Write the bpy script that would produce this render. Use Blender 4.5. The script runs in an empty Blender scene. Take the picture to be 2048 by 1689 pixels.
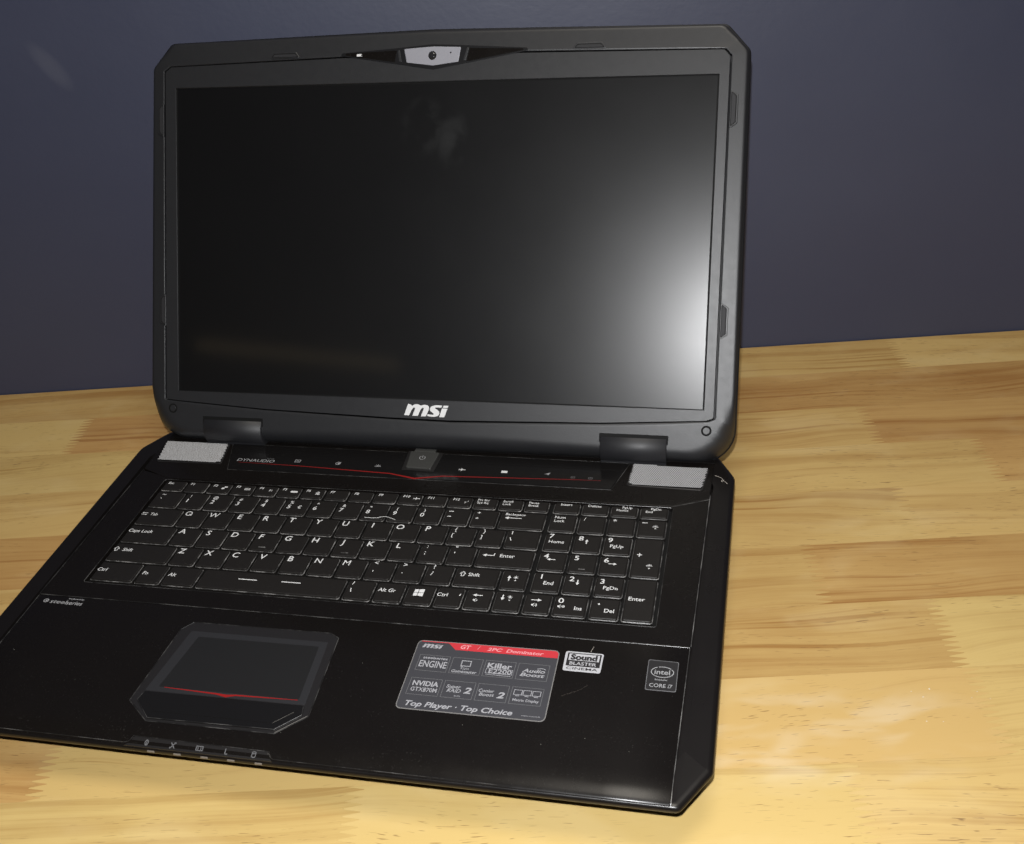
import bpy, bmesh, math, random
from mathutils import Matrix, Vector

random.seed(7)
scene = bpy.context.scene
C = scene.collection
MM = 0.001

# ------------------------------------------------------------------ camera
cam_data = bpy.data.cameras.new('camera')
cam = bpy.data.objects.new('camera', cam_data)
C.objects.link(cam)
cam_data.sensor_fit = 'HORIZONTAL'
cam_data.sensor_width = 36.0
cam_data.lens = 36.0 * 2083.76 / 2048.0
cam_data.shift_x = -47.81 / 2048.0
cam_data.shift_y = 96.96 / 2048.0
cam_data.clip_start = 0.01
cam_data.clip_end = 50.0
cam_m = Matrix(((0.978278, -0.049506, 0.201299), (0.194571, 0.554288, -0.809263), (-0.071514, 0.830851, 0.551881))).to_4x4()
cam_m.translation = Vector((0.224973, -0.320655, 0.434692))
cam.matrix_world = cam_m
scene.camera = cam

# ------------------------------------------------------------------ world, lamps, exposure
world = bpy.data.worlds.new('World')
scene.world = world
world.use_nodes = True
bg = world.node_tree.nodes['Background']
bg.inputs['Color'].default_value = (1.0, 0.86, 0.68, 1)
bg.inputs['Strength'].default_value = 0.005

def lamp(name, kind, loc, energy, color, **kw):
    d = bpy.data.lights.new(name, kind)
    d.energy = energy
    d.color = color
    for k, v in kw.items():
        setattr(d, k, v)
    o = bpy.data.objects.new(name, d)
    C.objects.link(o)
    o.location = loc
    return o

# the phone's flash, a finger's width from its lens
lamp('phone_flash', 'POINT', (0.220, -0.322, 0.482), 22.0, (0.985, 0.99, 1.0), shadow_soft_size=0.005)
# added soft fill over the desk, evens out the flash's falloff
rl = lamp('ceiling_lamp', 'AREA', (0.30, 0.02, 1.85), 13.0, (1.0, 0.93, 0.82), shape='SQUARE', size=0.6)  # added fill light, not a ceiling lamp
rl.rotation_euler = (Vector((0.3, 0.1, 0.0)) - rl.location).to_track_quat('-Z', 'Y').to_euler()

# a dim warm strip light far back in the room
fl = lamp('far_strip_lamp', 'AREA', (-1.02, -1.50, 1.05), 0.045, (1.0, 0.76, 0.42), shape='RECTANGLE', size=0.55, size_y=0.035)
fl.rotation_euler = (Vector((-0.09, 0.294, 0.105)) - fl.location).to_track_quat('-Z', 'Y').to_euler()
fl.rotation_euler.rotate_axis('Z', math.radians(8))

scene.view_settings.view_transform = 'Standard'
scene.view_settings.look = 'None'
scene.view_settings.gamma = 1.0
scene.view_settings.exposure = 0.0
scene.view_settings.use_curve_mapping = False
scene.render.engine = 'CYCLES'
scene.cycles.max_bounces = 6

# ------------------------------------------------------------------ materials
def new_mat(name):
    m = bpy.data.materials.new(name)
    m.use_nodes = True
    return m, m.node_tree, m.node_tree.nodes['Principled BSDF']

def noise(nt, vec, scale, detail=3.0, rough=0.5, dist=0.0):
    n = nt.nodes.new('ShaderNodeTexNoise')
    n.inputs['Scale'].default_value = scale
    n.inputs['Detail'].default_value = detail
    n.inputs['Roughness'].default_value = rough
    n.inputs['Distortion'].default_value = dist
    if vec is not None:
        nt.links.new(vec, n.inputs['Vector'])
    return n.outputs['Fac']

def maprange(nt, val, a, b, c, d, smooth=False):
    n = nt.nodes.new('ShaderNodeMapRange')
    if smooth:
        n.interpolation_type = 'SMOOTHSTEP'
    for k, v in zip(('From Min', 'From Max', 'To Min', 'To Max'), (a, b, c, d)):
        n.inputs[k].default_value = v
    nt.links.new(val, n.inputs['Value'])
    return n.outputs['Result']

def mathn(nt, op, a, b=None):
    n = nt.nodes.new('ShaderNodeMath')
    n.operation = op
    for i, v in enumerate((a, b)):
        if v is None:
            continue
        if isinstance(v, (int, float)):
            n.inputs[i].default_value = v
        else:
            nt.links.new(v, n.inputs[i])
    return n.outputs[0]

def mix(nt, fac, a, b, blend='MIX'):
    n = nt.nodes.new('ShaderNodeMix')
    n.data_type = 'RGBA'
    n.blend_type = blend
    ins = {'f': n.inputs[0], 'a': n.inputs[6], 'b': n.inputs[7]}
    for k, v in (('f', fac), ('a', a), ('b', b)):
        if isinstance(v, (int, float)):
            ins[k].default_value = v
        elif isinstance(v, tuple):
            ins[k].default_value = (*v, 1) if len(v) == 3 else v
        else:
            nt.links.new(v, ins[k])
    return n.outputs[2]

def bump(nt, p, h, strength, dist=0.001):
    b = nt.nodes.new('ShaderNodeBump')
    b.inputs['Strength'].default_value = strength
    b.inputs['Distance'].default_value = dist
    nt.links.new(h, b.inputs['Height'])
    nt.links.new(b.outputs['Normal'], p.inputs['Normal'])

def objco(nt):
    return nt.nodes.new('ShaderNodeTexCoord').outputs['Object']

def scaled(nt, vec, s, loc=(0, 0, 0)):
    n = nt.nodes.new('ShaderNodeMapping')
    n.inputs['Scale'].default_value = s
    n.inputs['Location'].default_value = loc
    nt.links.new(vec, n.inputs['Vector'])
    return n.outputs['Vector']

def plastic(name, col, rough, spec=0.5, grain=0.0, gscale=2500, blotch=0.0, bscale=60, coat=0.0, coat_r=0.1, metal=0.0, rdust=0.0):
    m, nt, p = new_mat(name)
    p.inputs['Base Color'].default_value = (*col, 1)
    p.inputs['Roughness'].default_value = rough
    p.inputs['Specular IOR Level'].default_value = spec
    p.inputs['Metallic'].default_value = metal
    p.inputs['Coat Weight'].default_value = coat
    p.inputs['Coat Roughness'].default_value = coat_r
    co = objco(nt)
    if blotch:
        f = noise(nt, co, bscale, 6, 0.62)
        r = maprange(nt, f, 0.3, 0.7, rough - blotch, rough + blotch)
        nt.links.new(r, p.inputs['Roughness'])
    if rdust:
        f = noise(nt, co, 900, 2, 0.5)
        g = noise(nt, co, 25, 4, 0.6)
        d = mathn(nt, 'MULTIPLY', maprange(nt, f, 0.62, 0.75, 0, 1), maprange(nt, g, 0.42, 0.7, 0.15, 1))
        c = mix(nt, mathn(nt, 'MULTIPLY', d, rdust), col, (0.25, 0.24, 0.22))
        nt.links.new(c, p.inputs['Base Color'])
    if grain:
        bump(nt, p, noise(nt, co, gscale, 2, 0.5), grain, 0.0003)
    return m

M = {}
M['bezel'] = plastic('bezel_plastic', (0.0135, 0.0138, 0.0155), 0.44, 0.62, grain=0.16, gscale=1700, blotch=0.02, bscale=230)
M['lid_shell'] = plastic('lid_shell_plastic', (0.008, 0.008, 0.009), 0.35, 0.4)
M['hinge'] = plastic('hinge_plastic', (0.014, 0.014, 0.016), 0.50, 0.5, grain=0.1, blotch=0.06)
M['gloss'] = plastic('gloss_black', (0.0058, 0.0048, 0.0043), 0.27, 0.27, blotch=0.04, bscale=40, rdust=0.07)
M['trim'] = plastic('trim_black', (0.0065, 0.0055, 0.0053), 0.30, 0.36, blotch=0.05, bscale=40)
M['strip'] = plastic('strip_gloss', (0.006, 0.0055, 0.0055), 0.14, 0.5, rdust=0.06)
M['edge'] = plastic('edge_black', (0.013, 0.012, 0.012), 0.30, 0.8)
M['well'] = plastic('keywell_black', (0.004, 0.004, 0.004), 0.5, 0.3)
M['key'] = plastic('key_black', (0.0072, 0.0060, 0.0053), 0.50, 0.45, grain=0.15, gscale=3000, rdust=0.08)
M['white'] = plastic('legend_white', (0.66, 0.66, 0.66), 0.45, 0.4)
M['grey_ink'] = plastic('grey_ink', (0.30, 0.30, 0.31), 0.45, 0.4)
M['dim_ink'] = plastic('dim_ink', (0.12, 0.12, 0.125), 0.45, 0.4)
M['red'] = plastic('red_ink', (0.24, 0.010, 0.009), 0.35, 0.5)
M['sticker_red'] = plastic('sticker_red', (0.50, 0.035, 0.045), 0.35, 0.5)
M['sticker_grey'] = plastic('sticker_grey', (0.046, 0.046, 0.052), 0.34, 0.5, grain=0.1, blotch=0.05)
M['sticker_ink'] = plastic('sticker_ink', (0.33, 0.33, 0.35), 0.4, 0.5)
M['sticker_pink'] = plastic('sticker_pink_ink', (0.70, 0.30, 0.32), 0.4, 0.5)
M['sticker_silver'] = plastic('sticker_silver', (0.44, 0.44, 0.46), 0.38, 0.5)
M['sticker_rim'] = plastic('sticker_worn_rim', (0.17, 0.165, 0.16), 0.4, 0.5)
M['sticker_dark'] = plastic('sticker_dark', (0.020, 0.019, 0.020), 0.35, 0.5)
M['silver'] = plastic('silver_plate', (0.36, 0.36, 0.40), 0.36, 0.5, metal=0.35, blotch=0.05)
M['lens'] = plastic('lens_black', (0.02, 0.02, 0.022), 0.08, 0.7)
M['pad'] = plastic('touchpad', (0.0095, 0.0095, 0.010), 0.42, 0.5, grain=0.2, gscale=4000)
M['pad_border'] = plastic('touchpad_border', (0.020, 0.020, 0.022), 0.40, 0.5)
M['pad_button'] = plastic('touchpad_button', (0.007, 0.0066, 0.0064), 0.22, 0.6)
M['power'] = plastic('power_button', (0.040, 0.040, 0.038), 0.42, 0.5)
M['rubber'] = plastic('rubber', (0.020, 0.020, 0.022), 0.6, 0.3)
M['mesh_metal'] = plastic('speaker_mesh_metal', (0.46, 0.46, 0.47), 0.45, 0.5, metal=0.3)
M['hole'] = plastic('hole_black', (0.003, 0.003, 0.003), 0.7, 0.2)
M['led'] = plastic('led_window', (0.16, 0.14, 0.12), 0.4, 0.5)
def patchy_pale(name, lo, hi, sc=55):
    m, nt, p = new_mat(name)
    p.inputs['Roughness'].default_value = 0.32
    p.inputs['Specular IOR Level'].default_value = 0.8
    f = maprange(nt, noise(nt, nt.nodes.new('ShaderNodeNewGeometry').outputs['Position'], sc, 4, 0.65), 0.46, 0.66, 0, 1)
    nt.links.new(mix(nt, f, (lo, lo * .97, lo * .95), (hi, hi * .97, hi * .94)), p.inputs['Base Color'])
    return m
M['rim'] = patchy_pale('key_rim_clear', 0.03, 0.20, 130)
M['bead'] = patchy_pale('edge_glint', 0.035, 0.17)  # seam highlights put into the colour as patchy pale grey
M['bead_dim'] = patchy_pale('edge_glint_dim', 0.010, 0.080)  # fainter copy of the painted seam highlights
M['fibre'] = plastic('fibre', (0.40, 0.36, 0.32), 0.6, 0.3)
M['fibre_dim'] = plastic('fibre_dim', (0.12, 0.10, 0.085), 0.6, 0.3)
M['fibre_white'] = plastic('fibre_white', (0.65, 0.65, 0.63), 0.6, 0.3)
M['dust'] = plastic('dust', (0.60, 0.58, 0.52), 0.7, 0.2)

def screen_material():
    m, nt, p = new_mat('screen_matte')
    p.inputs['Base Color'].default_value = (0.0045, 0.0045, 0.005, 1)
    p.inputs['Roughness'].default_value = 0.32
    p.inputs['Specular IOR Level'].default_value = 0.46
    p.inputs['Coat Weight'].default_value = 0.35
    p.inputs['Coat Roughness'].default_value = 0.075
    co = objco(nt)
    # greasy finger marks: two small clouds, broken up by noise
    sep = nt.nodes.new('ShaderNodeSeparateXYZ')
    nt.links.new(co, sep.inputs[0])
    def spot(u, v, ru, rv):
        a = mathn(nt, 'DIVIDE', mathn(nt, 'SUBTRACT', sep.outputs[0], u * MM), ru * MM)
        b = mathn(nt, 'DIVIDE', mathn(nt, 'SUBTRACT', sep.outputs[1], v * MM), rv * MM)
        d = mathn(nt, 'ADD', mathn(nt, 'MULTIPLY', a, a), mathn(nt, 'MULTIPLY', b, b))
        return maprange(nt, d, 0.0, 1.0, 1.0, 0.0, True)
    s = mathn(nt, 'MAXIMUM', spot(-6, 186, 20, 22), spot(14, 178, 13, 26))
    n = maprange(nt, noise(nt, co, 45, 3, 0.5, 0.2), 0.40, 0.68, 0, 1, True)
    s = mathn(nt, 'MULTIPLY', s, n)
    col = mix(nt, mathn(nt, 'MULTIPLY', s, 0.020), (0.0045, 0.0045, 0.005), (0.5, 0.52, 0.52))
    nt.links.new(col, p.inputs['Base Color'])
    r = maprange(nt, noise(nt, co, 14, 4, 0.6), 0.3, 0.7, 0.295, 0.315)
    nt.links.new(r, p.inputs['Roughness'])
    bump(nt, p, noise(nt, co, 3500, 1, 0.5), 0.05, 0.0002)
    return m
M['screen'] = screen_material()

SCUFF = (-0.140, -0.278)
def wall_material():
    m, nt, p = new_mat('wall_paint')
    co = objco(nt)
    a = noise(nt, co, 3.0, 4, 0.55)
    col = mix(nt, maprange(nt, a, 0.3, 0.7, 0, 1), (0.038, 0.044, 0.078), (0.045, 0.051, 0.088))
    # a pale diagonal scuff high on the left
    sep = nt.nodes.new('ShaderNodeSeparateXYZ')
    nt.links.new(scaled(nt, co, (1, 1, 1), (SCUFF[0], 0, SCUFF[1])), sep.inputs[0])
    a1 = mathn(nt, 'ADD', mathn(nt, 'MULTIPLY', sep.outputs[0], 0.55), mathn(nt, 'MULTIPLY', sep.outputs[2], -0.83))
    a2 = mathn(nt, 'ADD', mathn(nt, 'MULTIPLY', sep.outputs[0], 0.83), mathn(nt, 'MULTIPLY', sep.outputs[2], 0.55))
    dd = mathn(nt, 'ADD', mathn(nt, 'POWER', mathn(nt, 'DIVIDE', mathn(nt, 'ABSOLUTE', a1), 0.022), 2.0), mathn(nt, 'POWER', mathn(nt, 'DIVIDE', mathn(nt, 'ABSOLUTE', a2), 0.008), 2.0))
    col = mix(nt, mathn(nt, 'MULTIPLY', maprange(nt, dd, 0, 1.3, 1, 0, True), 0.034), col, (0.6, 0.6, 0.62))
    nt.links.new(col, p.inputs['Base Color'])
    p.inputs['Roughness'].default_value = 0.52
    p.inputs['Specular IOR Level'].default_value = 0.55
    nt.links.new(maprange(nt, noise(nt, co, 9, 5, 0.6), 0.3, 0.7, 0.44, 0.52), p.inputs['Roughness'])
    h = mathn(nt, 'ADD', noise(nt, co, 260, 3, 0.5), mathn(nt, 'MULTIPLY', noise(nt, co, 45, 3, 0.5), 1.5))
    bump(nt, p, h, 0.09, 0.0010)
    return m
M['wall'] = wall_material()

def wood_material():
    m, nt, p = new_mat('rubberwood')
    oi = nt.nodes.new('ShaderNodeObjectInfo')
    co = objco(nt)
    off = nt.nodes.new('ShaderNodeVectorMath')
    off.operation = 'MULTIPLY_ADD'
    cmb = nt.nodes.new('ShaderNodeCombineXYZ')
    for i in range(3):
        nt.links.new(oi.outputs['Random'], cmb.inputs[i])
    nt.links.new(cmb.outputs[0], off.inputs[0])
    off.inputs[1].default_value = (37.0, 53.0, 19.0)
    nt.links.new(co, off.inputs[2])
    P = off.outputs[0]
    # slow waviness of the grain
    wav = noise(nt, scaled(nt, P, (3.2, 6.0, 3)), 1.0, 2, 0.5)
    shift = nt.nodes.new('ShaderNodeCombineXYZ')
    nt.links.new(mathn(nt, 'MULTIPLY', mathn(nt, 'SUBTRACT', wav, 0.5), 0.075), shift.inputs[1])
    add = nt.nodes.new('ShaderNodeVectorMath')
    add.operation = 'ADD'
    nt.links.new(P, add.inputs[0])
    nt.links.new(shift.outputs[0], add.inputs[1])
    Q = add.outputs[0]
    bands = noise(nt, scaled(nt, Q, (1.4, 62, 1)), 1.0, 3, 0.55)
    lines = noise(nt, scaled(nt, Q, (3.0, 230, 1)), 1.0, 3, 0.6)
    fine = noise(nt, scaled(nt, Q, (14, 900, 1)), 1.0, 2, 0.6)
    cloud = noise(nt, scaled(nt, P, (7, 16, 1)), 1.0, 4, 0.6)
    pores = noise(nt, scaled(nt, Q, (105, 1500, 1)), 1.0, 1, 0.4)
    porepatch = noise(nt, scaled(nt, P, (9, 22, 1)), 1.0, 2, 0.5)
    sepc = nt.nodes.new('ShaderNodeSeparateColor')
    nt.links.new(oi.outputs['Color'], sepc.inputs[0])
    tone, red = sepc.outputs[0], sepc.outputs[1]
    light = mix(nt, red, (0.590, 0.432, 0.165), (0.54, 0.325, 0.118))
    dark = mix(nt, red, (0.34, 0.190, 0.052), (0.32, 0.148, 0.044))
    f = mathn(nt, 'MULTIPLY', maprange(nt, bands, 0.44, 0.74, 0, 1, True), 0.42)
    lp_ = maprange(nt, noise(nt, scaled(nt, P, (4, 14, 1), (3, 5, 0)), 1.0, 2, 0.5), 0.42, 0.62, 0.15, 1.0, True)
    f = mathn(nt, 'ADD', f, mathn(nt, 'MULTIPLY', mathn(nt, 'MULTIPLY', maprange(nt, lines, 0.50, 0.72, 0, 1, True), lp_), 0.62))
    f = mathn(nt, 'ADD', f, mathn(nt, 'MULTIPLY', mathn(nt, 'SUBTRACT', fine, 0.5), 0.42))
    f = mathn(nt, 'ADD', f, mathn(nt, 'MULTIPLY', mathn(nt, 'SUBTRACT', cloud, 0.5), 1.15))
    f = mathn(nt, 'ADD', f, mathn(nt, 'MULTIPLY', mathn(nt, 'SUBTRACT', 0.74, tone), 1.7))
    n = nt.nodes.new('ShaderNodeClamp')
    nt.links.new(f, n.inputs[0])
    col = mix(nt, n.outputs[0], light, dark)
    pf = mathn(nt, 'MULTIPLY', maprange(nt, pores, 0.675, 0.73, 0, 1), maprange(nt, porepatch, 0.42, 0.60, 0.05, 0.85))
    col = mix(nt, pf, col, (0.17, 0.085, 0.03))
    # pale glare put into the wood colour in front of and beside the laptop
    geo = nt.nodes.new('ShaderNodeSeparateXYZ')
    nt.links.new(co, geo.inputs[0])
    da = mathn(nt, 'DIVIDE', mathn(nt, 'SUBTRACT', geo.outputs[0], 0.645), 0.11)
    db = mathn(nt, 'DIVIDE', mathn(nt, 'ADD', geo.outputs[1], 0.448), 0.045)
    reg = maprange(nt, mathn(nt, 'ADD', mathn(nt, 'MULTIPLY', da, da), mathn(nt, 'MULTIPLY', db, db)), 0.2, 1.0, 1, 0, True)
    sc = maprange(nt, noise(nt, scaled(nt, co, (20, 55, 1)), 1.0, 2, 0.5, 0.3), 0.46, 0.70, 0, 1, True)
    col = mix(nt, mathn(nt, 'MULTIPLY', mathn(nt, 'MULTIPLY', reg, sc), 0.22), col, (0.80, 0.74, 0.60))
    # cream-coloured figure across the grain
    fig = noise(nt, scaled(nt, P, (13, 26, 1), (1, 7, 0)), 1.0, 3, 0.55, 0.4)
    col = mix(nt, mathn(nt, 'MULTIPLY', maprange(nt, fig, 0.50, 0.72, 0, 1, True), 0.16), col, (0.74, 0.60, 0.33))
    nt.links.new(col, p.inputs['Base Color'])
    p.inputs['Roughness'].default_value = 0.42
    nt.links.new(maprange(nt, cloud, 0.3, 0.7, 0.34, 0.50), p.inputs['Roughness'])
    p.inputs['Specular IOR Level'].default_value = 0.4
    h = mathn(nt, 'SUBTRACT', mathn(nt, 'MULTIPLY', lines, 0.5), pf)
    bump(nt, p, h, 0.18, 0.0004)
    return m
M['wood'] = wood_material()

# ------------------------------------------------------------------ mesh helpers (millimetres in, metres out)
def obj(name, me, parent=None, mat=None, loc=None):
    o = bpy.data.objects.new(name, me)
    C.objects.link(o)
    if mat is not None and not me.materials:
        me.materials.append(mat)
    if parent is not None:
        o.parent = parent
    if loc is not None:
        o.location = loc
    return o

def ident(x, y, z):
    return (x * MM, y * MM, z * MM)

LID_A = 1.04706
LC, LS = math.cos(LID_A), math.sin(LID_A)
LP = (1.9646, 281.854, 35.863)
def lid_map(u, v, w):               # lid plane -> laptop frame
    return ident(LP[0] + u, LP[1] + v * LC - w * LS, LP[2] + v * LS + w * LC)

def mesh_from(name, verts, faces, fmap=ident, smooth=False, fmat=None):
    me = bpy.data.meshes.new(name)
    me.from_pydata([fmap(*v) for v in verts], [], faces)
    bm = bmesh.new()
    bm.from_mesh(me)
    bmesh.ops.remove_doubles(bm, verts=bm.verts, dist=1e-7)
    bmesh.ops.recalc_face_normals(bm, faces=bm.faces)
    bm.to_mesh(me)
    bm.free()
    if smooth:
        for pl in me.polygons:
            pl.use_smooth = True
    if fmat:
        for i, k in enumerate(fmat):
            if i < len(me.polygons):
                me.polygons[i].material_index = k
    me.update()
    return me

def fillet(pts, radii, n=5):
    out = []
    L = len(pts)
    if isinstance(radii, (int, float)):
        radii = [radii] * L
    for i in range(L):
        p, a, b, r = Vector(pts[i]), Vector(pts[i - 1]), Vector(pts[(i + 1) % L]), radii[i]
        if r <= 0:
            out.append(tuple(p))
            continue
        da, db = (a - p).normalized(), (b - p).normalized()
        ang = da.angle(db)
        if ang > 3.13:
            out.append(tuple(p))
            continue
        t = min(r / math.tan(ang / 2), (a - p).length * 0.49, (b - p).length * 0.49)
        r = t * math.tan(ang / 2)
        c = p + (da + db).normalized() * (r / math.sin(ang / 2))
        s, e = p + da * t - c, p + db * t - c
        sw = s.angle_signed(e)
        for k in range(n + 1):
            q = Matrix.Rotation(-sw * k / n, 2) @ s
            out.append(tuple(c + q))
    return out

def offset(pts, d):                 # inward for d > 0 (any winding)
    L = len(pts)
    area = sum(pts[i][0] * pts[(i + 1) % L][1] - pts[(i + 1) % L][0] * pts[i][1] for i in range(L))
    sg = 1 if area > 0 else -1
    out = []
    for i in range(L):
        a, p, b = Vector(pts[i - 1]), Vector(pts[i]), Vector(pts[(i + 1) % L])
        e1, e2 = (p - a), (b - p)
        if e1.length < 1e-9 or e2.length < 1e-9:
            out.append(tuple(p))
            continue
        e1.normalize(); e2.normalize()
        n1, n2 = Vector((-e1.y, e1.x)) * sg, Vector((-e2.y, e2.x)) * sg
        m = (n1 + n2)
        k = max(0.35, (1 + n1.dot(n2)) / 2)
        m = m / 2 / k
        out.append((p.x + m.x * d, p.y + m.y * d))
    return out

def skin(loops, cap_first=False, cap_last=False):
    """quads between loops of equal length; each loop a list of (x, y, z)"""
    n = len(loops[0])
    v = [q for l in loops for q in l]
    f = []
    for k in range(len(loops) - 1):
        for i in range(n):
            j = (i + 1) % n
            f.append((k * n + i, k * n + j, (k + 1) * n + j, (k + 1) * n + i))
    if cap_first:
        f.append(tuple(range(n - 1, -1, -1)))
    if cap_last:
        f.append(tuple((len(loops) - 1) * n + i for i in range(n)))
    return v, f

def at(pts, z):
    return [(x, y, z) for x, y in pts]

def slab(name, pts, z0, z1, bev, mat, parent, fmap=ident, seg=2, smooth=False):
    """plate with rounded top edges"""
    loops = [at(pts, z0), at(pts, z1 - bev)]
    for k in range(1, seg + 1):
        a = k / seg * math.pi / 2
        loops.append(at(offset(pts, bev * (1 - math.cos(a))), z1 - bev * (1 - math.sin(a))))
    v, f = skin(loops, True, True)
    return obj(name, mesh_from(name, v, f, fmap, smooth), parent, mat)

def ray_radius(poly, c, ang):
    dx, dy = math.cos(ang), math.sin(ang)
    best = 0.0
    L = len(poly)
    for i in range(L):
        x1, y1 = poly[i][0] - c[0], poly[i][1] - c[1]
        x2, y2 = poly[(i + 1) % L][0] - c[0], poly[(i + 1) % L][1] - c[1]
        ex, ey = x2 - x1, y2 - y1
        den = dx * ey - dy * ex
        if abs(den) < 1e-12:
            continue
        t = (x1 * ey - y1 * ex) / den
        s = (x1 * dy - y1 * dx) / den
        if t > 0 and -1e-9 <= s <= 1 + 1e-9:
            best = max(best, t)
    return best

def angles(polys, c, n):
    s = {round(2 * math.pi * k / n - math.pi, 6) for k in range(n)}
    for pl in polys:
        for x, y in pl:
            s.add(round(math.atan2(y - c[1], x - c[0]), 6))
    s = sorted(s)
    out = [s[0]]
    for a in s[1:]:
        if a - out[-1] > 2e-5:
            out.append(a)
    return out

def rloop(poly, c, angs):
    return [(c[0] + ray_radius(poly, c, a) * math.cos(a), c[1] + ray_radius(poly, c, a) * math.sin(a)) for a in angs]

def lerp2(a, b, t):
    return [(p[0] + (q[0] - p[0]) * t, p[1] + (q[1] - p[1]) * t) for p, q in zip(a, b)]

def rect(x0, y0, x1, y1):
    return [(x0, y0), (x1, y0), (x1, y1), (x0, y1)]

def ell(cx, cy, rx, ry, n=20, a0=0, a1=2 * math.pi):
    full = abs(a1 - a0 - 2 * math.pi) < 1e-6
    m = n if full else n + 1
    return [(cx + rx * math.cos(a0 + (a1 - a0) * k / n), cy + ry * math.sin(a0 + (a1 - a0) * k / n)) for k in range(m)]

# ------------------------------------------------------------------ flat print: lettering and marks
_text_cache = {}
def _raw_text(s, bold, shear):
    key = (s, bold, shear)
    if key in _text_cache:
        return _text_cache[key]
    cu = bpy.data.curves.new('t', 'FONT')
    cu.body = s
    cu.size = 1.0
    cu.offset = bold
    cu.shear = shear
    cu.resolution_u = 3
    cu.fill_mode = 'FRONT'
    o = bpy.data.objects.new('t', cu)
    me = bpy.data.meshes.new_from_object(o)
    vs = [(v.co.x, v.co.y) for v in me.vertices]
    fs = [tuple(p.vertices) for p in me.polygons]
    bpy.data.objects.remove(o)
    bpy.data.curves.remove(cu)
    bpy.data.meshes.remove(me)
    _text_cache[key] = (vs, fs)
    return vs, fs
_capv = _raw_text('H', 0.0, 0.0)[0]
CAP = max(v[1] for v in _capv) - min(v[1] for v in _capv)

class Art:
    def __init__(self):
        self.v, self.f = [], []
    def raw(self, vs, fs):
        b = len(self.v)
        self.v += vs
        self.f += [tuple(i + b for i in f) for f in fs]
        return self
    def text(self, s, x, y, h, align='C', bold=0.0, shear=0.0, sx=1.0, width=None):
        """y is the middle of a capital letter, h its height"""
        vs, fs = _raw_text(s, bold, shear)
        k = h / CAP
        x0, x1 = min(v[0] for v in vs), max(v[0] for v in vs)
        if width:
            sx = width / ((x1 - x0) * k)
        ax = {'C': (x0 + x1) / 2, 'L': x0, 'R': x1}[align]
        return self.raw([(x + (vx - ax) * k * sx, y + vy * k - h / 2) for vx, vy in vs], fs)
    def poly(self, pts):
        return self.raw(list(pts), [tuple(range(len(pts)))])
    def ring(self, pts, w):
        q = offset(pts, w)
        n = len(pts)
        return self.raw(list(pts) + q, [(i, (i + 1) % n, n + (i + 1) % n, n + i) for i in range(n)])
    def line(self, pts, w):
        for a, b in zip(pts[:-1], pts[1:]):
            d = Vector((b[0] - a[0], b[1] - a[1]))
            if d.length < 1e-6:
                continue
            d.normalize()
            nx, ny = -d.y * w / 2, d.x * w / 2
            self.poly([(a[0] + nx, a[1] + ny), (a[0] - nx, a[1] - ny), (b[0] - nx, b[1] - ny), (b[0] + nx, b[1] + ny)])
        return self
    def arrow(self, x, y, L, d, w=0.55, head=1.5):
        dx, dy = {'l': (-1, 0), 'r': (1, 0), 'u': (0, 1), 'd': (0, -1)}[d]
        tip = (x + dx * L / 2, y + dy * L / 2)
        base = (tip[0] - dx * head, tip[1] - dy * head)
        self.line([(x - dx * L / 2, y - dy * L / 2), base], w)
        return self.poly([tip, (base[0] - dy * head * .55, base[1] + dx * head * .55), (base[0] + dy * head * .55, base[1] - dx * head * .55)])
    def sun(self, x, y, r, half=False):
        self.poly(ell(x, y, r * .5, r * .5, 10, 0, math.pi) if half else ell(x, y, r * .5, r * .5, 10))
        for k in range(5 if half else 8):
            a = (math.pi * k / 4) if half else (math.pi * k / 4)
            self.line([(x + r * .7 * math.cos(a), y + r * .7 * math.sin(a)), (x + r * 1.15 * math.cos(a), y + r * 1.15 * math.sin(a))], r * .22)
        return self
    def speaker(self, x, y, r, waves=2, mute=False):
        self.poly([(x - r, y - r * .4), (x - r * .5, y - r * .4), (x - r * .5, y + r * .4), (x - r, y + r * .4)])
        self.ring([(x - r * .5, y - r * .4), (x, y - r), (x, y + r), (x - r * .5, y + r * .4)], r * .2)
        if mute:
            self.ring(ell(x + r * .9, y, r * .55, r * .55, 12), r * .18)
            return self.line([(x + r * .55, y - r * .4), (x + r * 1.25, y + r * .4)], r * .2)
        for k in range(waves):
            q = ell(x, y, r * (.5 + .4 * k), r * (.6 + .35 * k), 6, -0.9, 0.9)
            self.line(q, r * .2)
        return self
    def plane_icon(self, x, y, r):
        self.line([(x - r, y), (x + r, y)], r * .3)
        self.poly([(x + r * .35, y), (x - r * .45, y + r * .85), (x - r * .15, y), (x - r * .45, y - r * .85)])
        return self.poly([(x - r * .7, y), (x - r * 1.05, y + r * .4), (x - r * 1.05, y - r * .4)])
    def build(self, name, mat, parent, fmap=ident, z=0.0, loc=None):
        me = bpy.data.meshes.new(name)
        me.from_pydata([fmap(x, y, z) for x, y in self.v], [], self.f)
        me.update()
        if me.polygons:
            # all faces look the same way as +z of the map
            o0 = Vector(fmap(0, 0, 0)); up = Vector(fmap(0, 0, 1)) - o0
            flip = [p.index for p in me.polygons if p.normal.dot(up) < 0]
            if flip:
                bm = bmesh.new(); bm.from_mesh(me); bm.faces.ensure_lookup_table()
                bmesh.ops.reverse_faces(bm, faces=[bm.faces[i] for i in flip])
                bm.to_mesh(me); bm.free()
        return obj(name, me, parent, mat, loc)

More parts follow.
